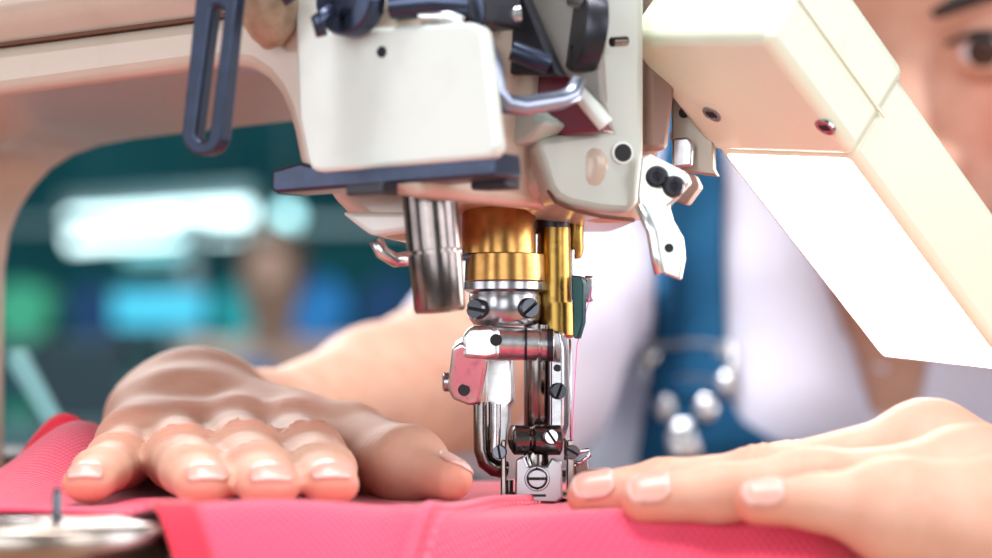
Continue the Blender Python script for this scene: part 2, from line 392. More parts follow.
# --- take-up area: maroon plate, blued links, black disc
pm = P(540, 60, .562); nm = V((.55, .835, .0)).normalized()
prism_px([(500, -60), (540, -60), (580, 100), (603, 131), (540, 138), (505, 98), (480, 60), (470, -60)], pm, nm, .006).build('takeup_guard', MAROON, sm, bevel=.0008)
prism_px([(532, -60), (590, -60), (600, 70), (602, 104), (586, 96), (560, 70), (516, 8)], P(560, 50, .5545), nm, .003).build('cover_plate', mat('grey_brown_enamel', (.24, .22, .20), .4), sm, bevel=.0006)
prism_px([(455, -60), (500, -60), (552, 60), (560, 76), (506, 74), (484, 50)], P(510, 30, .553), nm, .004).build('takeup_block', BLACK, sm, bevel=.0008)
MB().tube([P(483, 48, .53), P(492, 66, .528), P(496, 92, .528), P(506, 104, .529), P(522, 106, .531), P(560, 100, .538), P(572, 95, .540), P(579, 80, .541)], [.0030, .0026, .0024, .0024, .0022, .0022, .0022, .0018], 20).build('takeup_lever', mat('satin_blue_steel', (.30, .33, .42), .3, .9), sm, smooth=True)
MB().tube([P(578, 92, .548), P(592, 108, .548), P(606, 125, .548)], [.0018, .0020, .0020], 20).build('lever_tip', PAINT_W, sm, smooth='auto')
MB().tube([P(492, 17, .543), P(520, 14, .544)], [.0022, .0022], 18).build('link_pin', BRIGHT, sm, smooth='auto')
MB().tube([P(512, 50, .545), P(532, 58, .545), P(548, 64, .546)], .0024, 18).build('link_rod', BLUED, sm, smooth='auto')
MB().lathe(P(594, 32, .552), (-.95, -.3, .1), [(0, .0098), (.004, .0098), (.005, .009), (.005, .004), (.003, .004)], 48).build('tension_knob', BLACK, sm, smooth='auto')
MB().tube([P(572, -6, .55), P(594, 0, .548), P(605, -16, .548)], .003, 18).build('knob_spring', BRIGHT, sm, smooth=True)
MB().tube([P(612, 42, .553), P(626, 41, .556)], .0012, 12).build('knob_pin', CHROME, sm, smooth='auto')
prism_px([(496, 60), (515, 100), (545, 122), (528, 140), (500, 148)], P(515, 110, .556), VV, .012).build('link_bracket', mat('mint_grey_enamel', (.50, .58, .52), .35), sm, bevel=.001)

# --- presser lifting lever and bracket at right
dl = V((.25, .968, 0)).normalized(); p0 = P(662, 220, .558)
lv = prism_px([(641, 157), (650, 154), (686, 172), (690, 183), (675, 200), (668, 206), (672, 220), (682, 238), (684, 258), (680, 280), (658, 272), (655, 245), (651, 228), (640, 212), (637, 195)], p0, dl, .0028).build('lifting_lever', mat('satin_plated_steel', (.60, .64, .60), .38, .75), sm, bevel=.0006, seg=3)
MB().tube([P(639, 205, .557), P(651, 232, .557), P(655, 256, .557), P(659, 274, .557)], .0011, 12).build('lever_edge', BRIGHT, lv, smooth=True)
hole(PL(669, 248, p0, dl) - dl * .0001, -dl, .0011, lv)
for x, y, s in ((656, 177, 20), (673, 187, 70)):
    MB().lathe(PL(x, y, p0, dl), -dl + V((.3, 0, 0)), [(0, .0026), (.0018, .0026), (.0026, .0020), (.0026, .0012), (.0012, .0010)], 6 if 0 else 24).build('screw', BLACK, sm, smooth='auto')
br = prism_px([(671, 92), (684, 95), (713, 128), (714, 168), (718, 176), (672, 170)], P(690, 130, .598), dl, .004).build('lamp_bracket', mat('grey_brown_steel', (.33, .29, .24), .45, .6), sm, bevel=.0005)
hole(PL(684, 113, P(690, 130, .598), dl) - dl * .0001, -dl, .0013, br)
prism_px([(672, 138), (688, 137), (693, 144), (692, 166), (672, 168)], P(680, 150, .593), dl, .003).build('bracket_spacer', STEEL, sm, bevel=.0006)
prism_px([(672, 172), (694, 174), (700, 186), (686, 205), (672, 200)], P(685, 185, .578), dl, .006).build('bracket_foot', BROWN, sm, bevel=.0006)

# --- brass collars, needle bar and clamp
D0 = .594
zv = -ZZ
def col(px, y0, D, prof, name, m, par=sm, n=48):     # prof in (y pixel, radius px)
    c = P(px, y0, D); k = D / F
    return MB().lathe(c, zv, [((y - y0) * k, r * k) for y, r in prof], n).build(name, m, par, smooth='auto')
col(499, 200, D0 - .004, [(194, 36), (208, 36.5), (209, 37), (254, 37)], 'brass_bushing', BRASS)
col(505, 254, D0 - .003, [(254, 37), (255, 39.5), (281, 40.4), (282, 39)], 'brass_collar', BRASS)
col(505, 282, D0 - .001, [(282, 40.8), (290, 41), (292, 38), (294, 33)], 'steel_flange', STEEL)
cc = col(505, 292, D0, [(292, 34), (295, 36), (319, 36), (325, 31), (326, 20)], 'clamp_collar', STEEL)
for x, y, s in ((478, 310, 80), (527, 309, 130)):
    d = V(((x - 505) / 45, -1, 0)).normalized(); screw(P(x, y, D0) + V((0, -.0072, 0)) + d * -.0004, d, .0026, .0022, sm, DARKS, s)
col(552, 215, D0 + .004, [(215, 17.5), (234, 17.8)], 'brass_tube_cap', BLACK)
col(554, 230, D0 + .003, [(228, 16.5), (305, 17.8), (306, 17.8)], 'brass_tube', BRASS_Y)
col(556, 304, D0 + .003, [(303, 18.8), (335, 18.8), (338, 16), (339, 8)], 'brass_tube_ferrule', BRASS_Y)
col(575, 226, D0 + .012, [(220, 8.5), (250, 8.8), (258, 6), (259, 2)], 'brass_stud', BRASS_Y)
prism_px([(571, 275), (581, 276), (584, 284), (583, 322), (578, 339), (573, 338)], P(577, 300, .589), V((.3, .95, 0)).normalized(), .003).build('thread_plate', mat('dark_teal_enamel', (.008, .05, .05), .25, .5), sm, bevel=.0004)
prism_px([(584, 275), (595, 276), (594, 302), (583, 302)], P(590, 290, .594), V((-.1, 1, 0)).normalized(), .004).build('thread_clip', STEEL, sm, bevel=.0008)
col(572, 252, D0 + .004, [(250, 2.4), (300, 2.4)], 'guide_pin', STEEL, n=16)
# horizontal clamp
k = D0 / F
MB().lathe(P(494, 343, D0 - .007), (1, .1, -.03), [(-.004, .0036), (-.0035, .0042), (.004, .0042), (.0105, .0040), (.0108, .0034), (.0114, .0034), (.0116, .0040), (.0143, .0040), (.0148, .0034)], 40).build('clamp_cylinder', BRIGHT, sm, smooth='auto')
MB().tube([P(524.5, 344, D0 - .007), P(527, 344, D0 - .007)], .00415, 36).build('clamp_groove', BLACK, sm, smooth='auto')
MB().tube([P(547, 345, D0 - .007), P(553, 345, D0 - .007)], .0041, 36).build('clamp_end_cap', BLACK, sm, smooth='auto')
bl_ = prism_px([(462, 336), (470, 326), (492, 325), (500, 330), (500, 357), (486, 360), (462, 358)], P(482, 342, .581), V((.05, 1, 0)), .013).build('clamp_block', BRIGHT, sm, bevel=.0014, seg=3)
hole(PL(496, 340, P(482, 342, .5805), V((.05, 1, 0))), (0, -1, 0), .0015, bl_)
k2 = prism_px([(452, 348), (462, 342), (488, 358), (486, 372), (480, 404), (470, 407), (452, 400), (447, 388)], P(467, 375, .583), V((.1, .96, .27)).normalized(), .007).build('clamp_jaw', BRIGHT, sm, bevel=.001, seg=3)
hole(PL(464, 390, P(467, 375, .5828), V((.1, .96, .27)).normalized()), (0, -1, 0), .0015, k2)
MB().lathe(P(449, 382, .588), (-1, 0, 0), [(0, .0024), (.0012, .0024), (.0016, .0018)], 24).build('jaw_stud', STEEL, sm, smooth='auto')
prism_px([(484, 358), (512, 358), (513, 402), (509, 406), (508, 446), (486, 446)], P(497, 400, .596), V((.1, .99, 0)).normalized(), .006).build('presser_bar_block', BRIGHT, sm, bevel=.001, seg=3)
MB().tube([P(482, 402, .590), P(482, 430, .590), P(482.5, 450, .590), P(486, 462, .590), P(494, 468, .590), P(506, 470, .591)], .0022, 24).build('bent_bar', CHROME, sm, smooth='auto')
MB().tube([P(496, 404, .586), P(496, 430, .586), P(495, 452, .586)], .0012, 18).build('guide_rod', STEEL, sm, smooth='auto')
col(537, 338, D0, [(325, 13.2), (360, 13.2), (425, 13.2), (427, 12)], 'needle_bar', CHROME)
sp = prism_px([(550, 330), (560, 332), (563, 350), (563, 425), (558, 442), (550, 440)], P(556, 385, .590), V((.35, .93, 0)).normalized(), .005).build('side_plate', STEEL, sm, bevel=.0006)
for y in (368, ): hole(P(557, y, .5895), (0, -1, 0), .0009, sp)
screw(P(557, 391, .5885), (.25, -1, 0), .0021, .0022, sm, DARKS, 160)
# presser foot assembly
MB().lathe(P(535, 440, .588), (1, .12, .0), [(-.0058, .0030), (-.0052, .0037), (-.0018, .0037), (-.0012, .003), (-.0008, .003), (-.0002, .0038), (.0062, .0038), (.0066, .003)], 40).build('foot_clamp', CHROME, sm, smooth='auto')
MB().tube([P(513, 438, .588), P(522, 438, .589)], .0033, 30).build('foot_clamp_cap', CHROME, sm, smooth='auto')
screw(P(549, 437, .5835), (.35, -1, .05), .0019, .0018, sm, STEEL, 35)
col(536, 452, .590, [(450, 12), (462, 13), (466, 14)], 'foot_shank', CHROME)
pfz = P(537, 480, .5795)
GREY = mat('grey_steel', (.34, .34, .355), .3, 1, bump=(900, .06, .0002))
foot = prism_px([(516, 460), (524, 456), (528, 466), (548, 466), (552, 458), (562, 462), (563, 498), (556, 503), (520, 502), (515, 496)], pfz, V((0, 1, 0)), .006).build('presser_foot', GREY, sm, bevel=.0005, seg=3)
MB().lathe(P(537, 478.5, .5793), (0, -1, 0), [(-.001, .0031), (.0008, .0031), (.0011, .0029), (.0011, .0026), (.0004, .0025), (.0004, .001)], 44).build('screw_washer', GREY, foot, smooth='auto')
screw(P(537, 478.5, .5787), (0, -1, 0), .0023, .0016, foot, GREY, 90, 'foot_screw')
MB().box(P(537, 495.5, .5794), (.0022, 0, 0), (0, .0002, 0), (0, 0, .0003)).build('foot_slot', HOLE, foot)
for x0, x1 in ((501, 506), (567, 574)):
    MB().prism([P(x0, 440, .586), P(x1, 440, .586), P(x1 + 1, 501, .5855), P(x0 - .5, 501, .5855)], (0, .009, 0)).build('foot_side_rail', CHROME, foot, bevel=.0004)
MB().tube([P(504, 497, .588), P(572, 497, .588)], .0014, 16).build('foot_axle', CHROME, foot, smooth='auto')
MB().prism([P(503, 496, .583), P(572, 496, .583), P(572, 499.5, .583), P(503, 499.5, .583)], (0, .02, 0)).build('foot_sole', STEEL, foot, bevel=.0003)
MB().tube([P(520, 462, .582), P(527, 455, .582), P(530, 466, .582), P(531, 474, .582)], .0005, 10).build('foot_spring', STEEL, foot, smooth=True)
MB().tube([P(509, 480, .589), P(509, 498, .589)], .0011, 14).build('foot_pin', CHROME, foot, smooth='auto')
for x, D, s in ((500, .586, 10), (571, .585, 60)): screw(P(x, 452, D), (-.1 if x < 520 else .25, -1, 0), .0018, .002, sm, DARKS, s)
MB().tube([P(574, 448, .588), P(580, 452, .588), P(588, 450, .589), P(590, 455, .589), P(580, 463, .589), P(572, 462, .589)], .0006, 10).build('thread_hook', STEEL, sm, smooth=True)
prism_px([(574, 466), (588, 458), (590, 474), (576, 482)], P(582, 470, .60), V((0, 1, 0)), .006).build('foot_guide', CHROME, sm, bevel=.0004)
prism_px([(560, 470), (611, 469), (611, 474), (560, 477)], P(585, 472, .61), V((0, 1, 0)), .01).build('foot_arm', BLACK, sm, bevel=.0004)
MB().tube([P(570, 339, .592), P(570.5, 400, .592), P(571, 470, .592)], [.00035, .0003, .00022], 10).build('needle', BRIGHT, sm, smooth=True)
MB().tube([P(563.5, 340, .594), P(564, 400, .594), P(565, 460, .594)], .0003, 8).build('thin_rod', BRIGHT, sm, smooth=True)
th = MB().tube([P(593, 286, .593), P(577, 345, .592), P(574, 400, .591), P(571, 458, .591)], .00013, 6).build('pink_thread', mat('pink_thread', (.8, .2, .5), .7), None, smooth=True)
tag(th, 'fine pink thread running down beside the needle', 'thread')

# ================================================================ LAMP
lamp = empty('machine_lamp', P(760, 60, .60), 'yellowed cream strip lamp with glowing white diffuser slanting past the face', 'lamp')
A, B, E = P(722, 150, .600), P(861, 163, .568), P(884, 356, .648)
a = E - A; an = a.normalized(); w = B - A; w = w - an * w.dot(an); wn = w.normalized(); hn = wn.cross(an).normalized()
if hn.z < 0: hn = -hn
wl = w.length; aL = a.length; hh = .024
def lbox(a0, a1, w0, w1, h0, h1): return MB().prism([A + an * a0 + wn * x + hn * y for x, y in ((w0, h0), (w1, h0), (w1, h1), (w0, h1))], an * (a1 - a0))
lbox(-.002, aL + .001, -.0012, wl + .0004, -.0006, hh).build('lamp_body', LAMPC, lamp, bevel=.0025, seg=3)
lbox(.0, aL - .0008, .0006, wl - .0012, -.0011, .004).build('diffuser', DIFF, lamp, bevel=.002, seg=3)
cap0 = (P(637, 35, .575) - A).dot(an)
lc = lbox(cap0, 0, -.003, wl + .0012, -.0012, hh + .0025).build('lamp_cap', LAMPC, lamp, bevel=.003, seg=4)
lbox(cap0, .0006, wl + .0012, wl + .0018, hh * .5, hh * .5 + .0008).build('cap_ridge', LAMPC, lc, bevel=.0002)
for (x, y) in ((712, 114), (825, 127)):
    c = PL(x, y, A - hn * .0012, hn); s = MB().lathe(c + hn * .0005, -hn, [(0, .0026), (.0008, .0026), (.0008, .002), (.0001, .0018)], 28).build('screw', STEEL, lc, smooth='auto')
    MB().box(c - hn * .0001, wn * .0013, an * .0009, hn * .0003).build('screw_slot', HOLE, s)
# arm that carries the lamp to the bracket
MB().tube([A + an * cap0 * .3 + hn * .012 + wn * .004, P(700, 120, .612), P(684, 140, .606)], .004, 20).build('lamp_arm', BROWN, lamp, smooth='auto')

# ================================================================ CLOTH
def fz(X, Y):
    z = 0.0012 - .0016 * math.exp(-((X - .012) / .03) ** 2 - ((Y - .57) / .035) ** 2)
    g = lambda x0, y0, sx, sy, a: a * math.exp(-((X - x0) / sx) ** 2 - ((Y - y0) / sy) ** 2)
    z += g(-.052, .497, .040, .017, .0035) + g(-.112, .640, .0185, .03, .0185)
    z += .0008 * math.sin(X * 90 + 2) * math.sin(Y * 70) + g(.10, .60, .03, .05, -.003)
    # falls over the front edge of the bed
    e = .512 - .028 * (1 / (1 + math.exp((X + .005) / .012)))
    if Y < e + .012:
        t = (e + .012 - Y); st = 2.6 if X > 0 else 1.35
        st = 1.0 + 1.6 / (1 + math.exp(-(X - .0) / .012))
        z -= st * t * t / (t + .014)
    xe = .072 + (Y - .5) * .25
    if X > xe - .008:
        t = X - xe + .008; z -= 1.9 * t * t / (t + .012)
    # pleat by the seam
    sx_ = seam_x(Y); z += .0012 * math.exp(-((X - sx_) / .0022) ** 2) + .0007 * math.exp(-((X - sx_ + .0055) / .0015) ** 2)
    if Y < .5: z += .0018 * math.sin(X * 150 + Y * 40) * min(1, (.5 - Y) / .03)
    return BED + z
def seam_x(Y): return .0105 - max(0, .588 - Y) * .30 + .9 * max(0, .53 - Y) ** 2 * 1.0 - .0
NX, NY = 300, 220; vs = []; uvs = []; idx = {}; fs = []
for j in range(NY + 1):
    for i in range(NX + 1):
        X = -.20 + .31 * i / NX; Y = .43 + .235 * j / NY
        idx[i, j] = len(vs); vs.append((X, Y, fz(X, Y))); uvs.append((X + .12 * Y, Y))
def edge_x(Y): return -.084 + .032 * (max(0, .520 - Y) / .07) ** .9
def incloth(X, Y):
    if Y < .520 and X < edge_x(Y): return False
    return True
for j in range(NY):
    for i in range(NX):
        X = -.20 + .31 * (i + .5) / NX; Y = .43 + .235 * (j + .5) / NY
        if incloth(X, Y): fs.append([idx[i, j], idx[i + 1, j], idx[i + 1, j + 1], idx[i, j + 1]])
used = sorted({k for f in fs for k in f}); rm = {k: n for n, k in enumerate(used)}
cloth = link('pink_cloth', [vs[k] for k in used], [[rm[k] for k in f] for f in fs], PINK, None, smooth=True, uv=[uvs[k] for k in used])
s = cloth.modifiers.new('thickness', 'SOLIDIFY'); s.thickness = .0011; s.offset = -1
tag(cloth, 'bright pink waffle knit cloth being stitched under the presser foot', 'cloth')
# stitched seam ridge
mb = MB(); pts = [(seam_x(Y), Y, fz(seam_x(Y), Y) + .0002) for Y in np.linspace(.585, .44, 60)]
mb.tube(pts, .0013, 12, flat=.7); mb.build('seam_fold', SEAMT, cloth, smooth=True)
TH = mat('stitch_thread', (.92, .22, .32), .7); mb = MB()
for i in range(34):
    Y = .582 - i * .0030; x = seam_x(Y) + .0028
    mb.tube([(x, Y, fz(x, Y) + .0001), (x, Y - .001, fz(x, Y - .001) + .0005), (x, Y - .002, fz(x, Y - .002) + .0001)], .0003, 6)
mb.build('stitches', TH, cloth, smooth=True)
# red trim tape along the cut front edge
mb = MB(); rows = []
for t in np.linspace(0, 1, 30):
    Y = .494 - .06 * t; x = edge_x(Y) - .001; row = []
    for s_ in np.linspace(0, 1, 8):
        X = x + s_ * .0085; row.append(V((X, Y, fz(X, Y) + .0007)))
    rows.append(row)
v = [p for r in rows for p in r]; n = 8
f = [[i * n + k, i * n + k + 1, (i + 1) * n + k + 1, (i + 1) * n + k] for i in range(29) for k in range(7)]
o = link('trim_tape', v, f, RED, cloth, smooth=True, uv=[(p.x, p.y) for p in v]); s = o.modifiers.new('t', 'SOLIDIFY'); s.thickness = .0007; s.offset = -1
o['label'] = 'bright red trim tape'
# red lining folded up at the back left
mb = MB(); pts = []
rows = []
for t in np.linspace(0, 1, 14):
    row = []
    for s_ in np.linspace(0, 1, 14):
        X = -.134 + .03 * s_; Y = .652 - .014 * t + .004 * math.sin(s_ * 6); z = BED + .0035 + .017 * math.sin(math.pi * min(1, s_ * 1.05) * .9) * (1 - .45 * t) - .012 * t
        row.append(V((X, Y, z)))
    rows.append(row)
v = [p for r in rows for p in r]; n = 14
f = [[i * n + k, i * n + k + 1, (i + 1) * n + k + 1, (i + 1) * n + k] for i in range(13) for k in range(13)]
o = link('folded_trim', v, f, RED, cloth, smooth=True, uv=[(p.x, p.y) for p in v]); s = o.modifiers.new('t', 'SOLIDIFY'); s.thickness = .0012
o['label'] = 'bright red folded trim'

# steel plate with upright pin, front left
gp = empty('metal_plate', (-.098, .500, .74), 'round edged steel plate with an upright pin at lower left of the cloth', 'metal plate')
c = V((-.0975, .498, 0)); prof = [(.741, .026), (.768, .0275), (.7725, .029), (.7745, .0305), (.7765, .0312), (.7795, .0312), (.7802, .0306), (.7805, .0300), (.7805, .006)]
PLM = mat('brushed_plate_steel', (.42, .39, .36), .3, 1, bump=(300, .1, .0004), var=((.34, .26, .21), 70, .4, .75))
MB().lathe(c, ZZ, prof, 72).build('plate', PLM, gp, smooth='auto')
c2 = P(57, 520, .50); c2.z = .7803
MB().lathe(c2, ZZ, [(0, .0014), (.0004, .0011), (.0055, .0010), (.0068, .0006), (.0071, .0002)], 18).build('pin', DARKS, gp, smooth='auto')
MB().lathe(c2 + V((-.009, .0, 0)), ZZ, [(0, .0055), (.0006, .0052), (.0008, .003)], 28).build('pin_boss', STEEL, gp, smooth='auto')

# ================================================================ PERSON
pe = empty('person', (.18, 1.15, 0), 'person in lilac white shirt and blue denim overalls bent over the sewing machine', 'person')
body_v = []; body_f = []; blush = []; NB = 0
NAILS = []; SP = []                      # nails: tip centre, axis, up, side, radius ; blush spots
def hand(F_, J, rr, up, upk=.0026):
    """J: joints tip, dip, pip, mcp of one finger"""
    for i in range(3): F_.cap(J[i], J[i + 1], rr[i], rr[i + 1], upk)
def crease(F_, c, axis, up, rad, n=3, amp=.00045, pitch=.0016):
    c = np.array(c); ax_ = np.array(V(axis).normalized()); u_ = np.array(V(up).normalized())
    def fn(x, y, z):
        dx, dy, dz = x - c[0], y - c[1], z - c[2]
        t = dx * ax_[0] + dy * ax_[1] + dz * ax_[2]; uu = dx * u_[0] + dy * u_[1] + dz * u_[2]; r2 = dx * dx + dy * dy + dz * dz
        w = np.exp(-(t / (pitch * n * .45)) ** 2) * np.clip(uu / rad, 0, 1) * np.exp(-r2 / (2.2 * rad) ** 2)
        return (amp * np.cos(2 * math.pi * t / pitch) * w).astype(np.float32)
    F_.comb(fn, c - 2 * rad, c + 2 * rad, 0, 'plus')
def add_mesh(F_):
    global NB
    v, f = F_.mesh(); b = np.zeros(len(v))
    for (c, r, am) in SP:
        d2 = ((v - np.array(c)) ** 2).sum(1); b = np.maximum(b, am * np.exp(-d2 / r ** 2))
    body_v.append(v); body_f.append(f + NB); blush.append(b); NB += len(v)
    return v, f

# ---- hand at image left (fingers towards the camera)
LH = Field((-.155, .505, .772), (.035, .955, .862), .001)
def Pz(px, Y, h): p = P(px, 0, Y); return V((p.x, Y, BED + h))
fingers = {
 'index':  [Pz(330, .534, .0064), Pz(322, .555, .0092), Pz(309, .580, .0112), Pz(293, .624, .0128)],
 'middle': [Pz(269, .528, .0060), Pz(258, .551, .0090), Pz(246, .579, .0112), Pz(234, .627, .0135)],
 'ring':   [Pz(205, .533, .0060), Pz(194, .554, .0086), Pz(182, .580, .0106), Pz(176, .624, .0125)],
 'pinky':  [Pz(88, .545, .0062), Pz(101, .562, .0084), Pz(117, .584, .0098), Pz(134, .615, .0115)]}
fr = {'index': (.0066, .0077, .0086, .0098), 'middle': (.0068, .0079, .0089, .0100), 'ring': (.0066, .0077, .0085, .0096), 'pinky': (.0060, .0066, .0072, .0086)}
wr = P(196, 412, .690)
for k_ in fingers:
    J = fingers[k_]; r_ = fr[k_]
    for i in range(3): LH.cap(J[i], J[i + 1], r_[i], r_[i + 1], .0028, sq=(1.32, 1.18, 1.05)[i])
    off = {'index': .012, 'middle': .004, 'ring': -.005, 'pinky': -.013}[k_]
    LH.cap(J[3], wr + V((off, -.008, -.002)), r_[3], .0125, .007)
    LH.cap(J[3] + V((0, .004, .0035)), J[3] + V((0, .03, .005)), .0068, .006, .008)      # tendon ridge
    LH.cap(J[2] + V((0, 0, .0006)), J[2] + V((0, .003, .0006)), r_[2] * .9, r_[2] * .9, .003)
    NAILS.append((J[0], (J[0] - J[1]).normalized(), r_[0], 'L')); SP.append((J[0] + V((0, -.006, -.001)), .0095, .5)); SP.append((J[2] + V((0, -.002, .008)), .007, .35)); SP.append((J[3] + V((0, 0, .010)), .010, .25))
# thumb
tj = [Pz(452, .565, .0062), Pz(408, .583, .0090), Pz(352, .622, .0125), wr + V((.012, -.022, -.003))]
tr = (.0050, .0075, .0100, .0130)
for i in range(3): LH.cap(tj[i], tj[i + 1], tr[i], tr[i + 1], .006)
LH.cap(tj[1], fingers['index'][3] + V((0, .025, -.003)), .006, .010, .010)               # web
SP.append((tj[0] + V((.004, -.002, 0)), .010, .45)); NAILS.append((tj[0], (tj[0] - tj[1]).normalized(), tr[0], 'T'))
# wrist and forearm
el = P(512, 350, .935); wq = P(258, 434, .735); mid = P(380, 402, .82)
LH.cap(wr + V((0, -.03, -.002)), wr + V((0, .01, 0)), .016, .0175, .010, sq=1.1)
LH.cap(wr, wq, .0175, .0175, .010)
LH.cap(wq, mid, .0168, .0245, .012); LH.cap(mid, el, .0245, .035, .012)
for k_ in fingers:
    J = fingers[k_]; crease(LH, J[2], J[1] - J[3], ZZ, .008, 5, .0006, .0019); crease(LH, J[1], J[0] - J[2], ZZ, .007, 3, .0005)
LHv = add_mesh(LH); del LH

# ---- hand at image right (fingers to the left)
SP = []
RH = Field((.0, .465, .715), (.345, .86, .855), .00105)
def P3(px, py, D): return P(px, py, D)
rf = {
 'middle': [P3(589, 496, .538), P3(664, 487.5, .538), P3(766, 482, .539), P3(927, 451, .545)],
 'ring':   [P3(644, 500, .519), P3(718, 493, .519), P3(812, 485, .520), P3(976, 482, .527)],
 'pinky':  [P3(757, 503, .500), P3(815, 502, .500), P3(892, 502, .502), P3(1016, 508, .510)],
 'index':  [P3(632, 492, .557), P3(705, 485, .560), P3(790, 476, .562), P3(905, 462, .565)]}
rr_ = {'middle': (.0051, .0064, .0074, .0098), 'ring': (.0051, .0063, .0072, .0094), 'pinky': (.0046, .0055, .0062, .0086), 'index': (.0052, .0062, .0072, .0095)}
wr2 = P3(1150, 560, .545)
for k_ in rf:
    J = rf[k_]; r_ = rr_[k_]; hand(RH, J, r_, ZZ)
    off = {'index': .012, 'middle': .004, 'ring': -.006, 'pinky': -.013}[k_]
    RH.cap(J[3], wr2 + V((0, off, 0)), r_[3], .014, .007)
    RH.cap(J[3] + V((-.001, 0, .0012)), J[3] + V((.002, 0, .0012)), r_[3], r_[3], .004)
    RH.cap(J[3], J[3] + V((.025, 0, -.003)), r_[3] * .6, .006, .006)
    RH.cap(J[2] + V((-.002, 0, .0006)), J[2] + V((.002, 0, .0006)), r_[2], r_[2], .003)
    NAILS.append((J[0], (J[0] - J[1]).normalized(), r_[0], 'R')); SP.append((J[0] + V((-.004, -.002, -.003)), .010, .55)); SP.append((J[2] + V((0, 0, .007)), .007, .3)); SP.append((J[3] + V((0, 0, .009)), .009, .5))
RH.cap(P3(905, 520, .497), P3(1085, 556, .508), .0105, .0165, .012)                       # heel of the hand
RH.cap(P3(960, 505, .53), P3(1120, 560, .535), .013, .018, .012)
tj2 = [P3(838, 474, .582), P3(900, 476, .584), P3(985, 505, .578), wr2 + V((-.015, .008, 0))]
for i in range(3): RH.cap(tj2[i], tj2[i + 1], (.0068, .0082, .0095)[i], (.0082, .0095, .014)[i], .006)
NAILS.append((tj2[0], (tj2[0] - tj2[1]).normalized(), .0068, 'T'))
el2 = P3(1360, 415, .78); mid2 = wr2.lerp(el2, .5)
RH.cap(wr2 + V((-.03, -.004, 0)), wr2 + V((.008, .006, 0)), .018, .019, .012); RH.cap(wr2, mid2, .019, .029, .012); RH.cap(mid2, el2, .029, .036, .012)
for k_ in rf:
    J = rf[k_]; crease(RH, J[2], J[1] - J[3], ZZ, .0075, 6, .00055, .0018); crease(RH, J[1], J[0] - J[2], ZZ, .006, 2, .0003)
RHv = add_mesh(RH); del RH

# ---- head, neck, torso
eyeL = P(984, 50, .885)
Mh = (Matrix.Rotation(R(-3), 3, 'Y') @ Matrix.Rotation(R(-20), 3, 'Z') @ Matrix.Rotation(R(18), 3, 'X'))
hx = Mh @ V((1, 0, 0)); hf = Mh @ V((0, -1, 0)); hz = Mh @ V((0, 0, 1))
HO = eyeL - hx * .030
def H(x, f, z): return HO + hx * x + hf * f + hz * z
HM = [[hx[i], hf[i], hz[i]] for i in range(3)]
SP = [(H(s * .044, -.005, -.03), .022, .75) for s in (1, -1)] + [(H(0, .02, -.036), .014, .4), (H(0, .004, -.067), .018, .9), (H(.032, 0, .0), .018, .3)]
lo = np.minimum(np.array(H(0, -.09, 0)), 9) - .16
HF = Field((HO.x - .13, HO.y - .05, .74), (HO.x + .15, HO.y + .24, HO.z + .17), .0019)
HF.ell(H(0, -.092, .045), (.072, .096, .088), HM, .01); HF.ell(H(0, -.062, -.036), (.050, .063, .076), HM, .014)
HF.ell(H(0, -.040, .040), (.060, .052, .050), HM, .02); HF.cap(H(0, -.024, -.102), H(0, -.034, -.10), .014, .016, .012)
for s in (1, -1):
    HF.cap(H(s * .040, -.028, -.030), H(s * .050, -.055, -.02), .018, .016, .012)
    HF.cap(H(s * .016, -.010, .024), H(s * .046, -.020, .022), .011, .009, .012)
    HF.cap(H(s * .043, -.07, -.050), H(s * .014, -.032, -.098), .013, .013, .012)
    HF.ell(H(s * .030, .006, -.001), (.018, .013, .012), HM, .008, 'cut')
    HF.cap(H(s * .011, .010, -.040), H(s * .010, .004, -.042), .0078, .0078, .005)
    HF.ell(H(s * .072, -.098, -.012), (.007, .018, .031), HM, .005)
HF.cap(H(0, -.006, .012), H(0, .016, -.032), .0075, .0095, .008); HF.cap(H(0, .018, -.036), H(0, .012, -.038), .009, .009, .006)
HF.ell(H(0, -.002, -.0615), (.024, .010, .0062), HM, .004); HF.ell(H(0, -.004, -.072), (.020, .010, .0075), HM, .004)
HF.ell(H(0, .008, -.0665), (.026, .008, .0009), HM, .002, 'cut')
for s in (1, -1):
    HF.ell(H(s * .030, -.0125, 0), (.0155, .0148, .0140), HM, .003)
    HF.ell(H(s * .030, .004, -.0006), (.0155, .0125, .0062), HM, .0015, 'cut')
neck = V((.192, 1.10, .865))
HF.cap(H(0, -.10, -.06), neck, .044, .052, .015)
HF.cap(H(0, -.085, -.07), neck + V((0, -.05, -.05)), .028, .036, .02)
add_mesh(HF); del HF
TF = Field((-.09, .84, .44), (.50, 1.38, .97), .006)
shR, shL = V((.035, 1.085, .880)), V((.365, 1.085, .885)); ch = V((.19, 1.10, .79)); ab = V((.19, 1.17, .60)); hip = V((.19, 1.19, .50))
def torso(Fd, g, k=.03, sleeves=True):
    Fd.ell(ch, (.150 + g, .095 + g, .13 + g), None, k); Fd.ell((ch.x, ch.y + .02, ch.z + .05), (.165 + g, .075 + g, .07 + g), None, k)
    Fd.cap(ch, ab, .105 + g, .10 + g, k); Fd.ell(hip, (.155 + g, .115 + g, .10 + g), None, k)
    for s_ in (-1, 1): Fd.ell((ch.x + s_ * .07, ch.y - .055, ch.z + .0), (.065 + g, .05 + g, .06 + g), None, k)
    Fd.cap(shR, shL, .052 + g, .052 + g, k)
SP = []
torso(TF, -.007)
for a_, b_ in ((shR, el), (shL, el2)): TF.cap(a_, b_, .042, .036, .02)
TF.cap(neck, ch + V((0, 0, .06)), .056, .07, .03)
add_mesh(TF); del TF
bv = np.concatenate(body_v); bf = np.concatenate(body_f); bb = np.concatenate(blush)
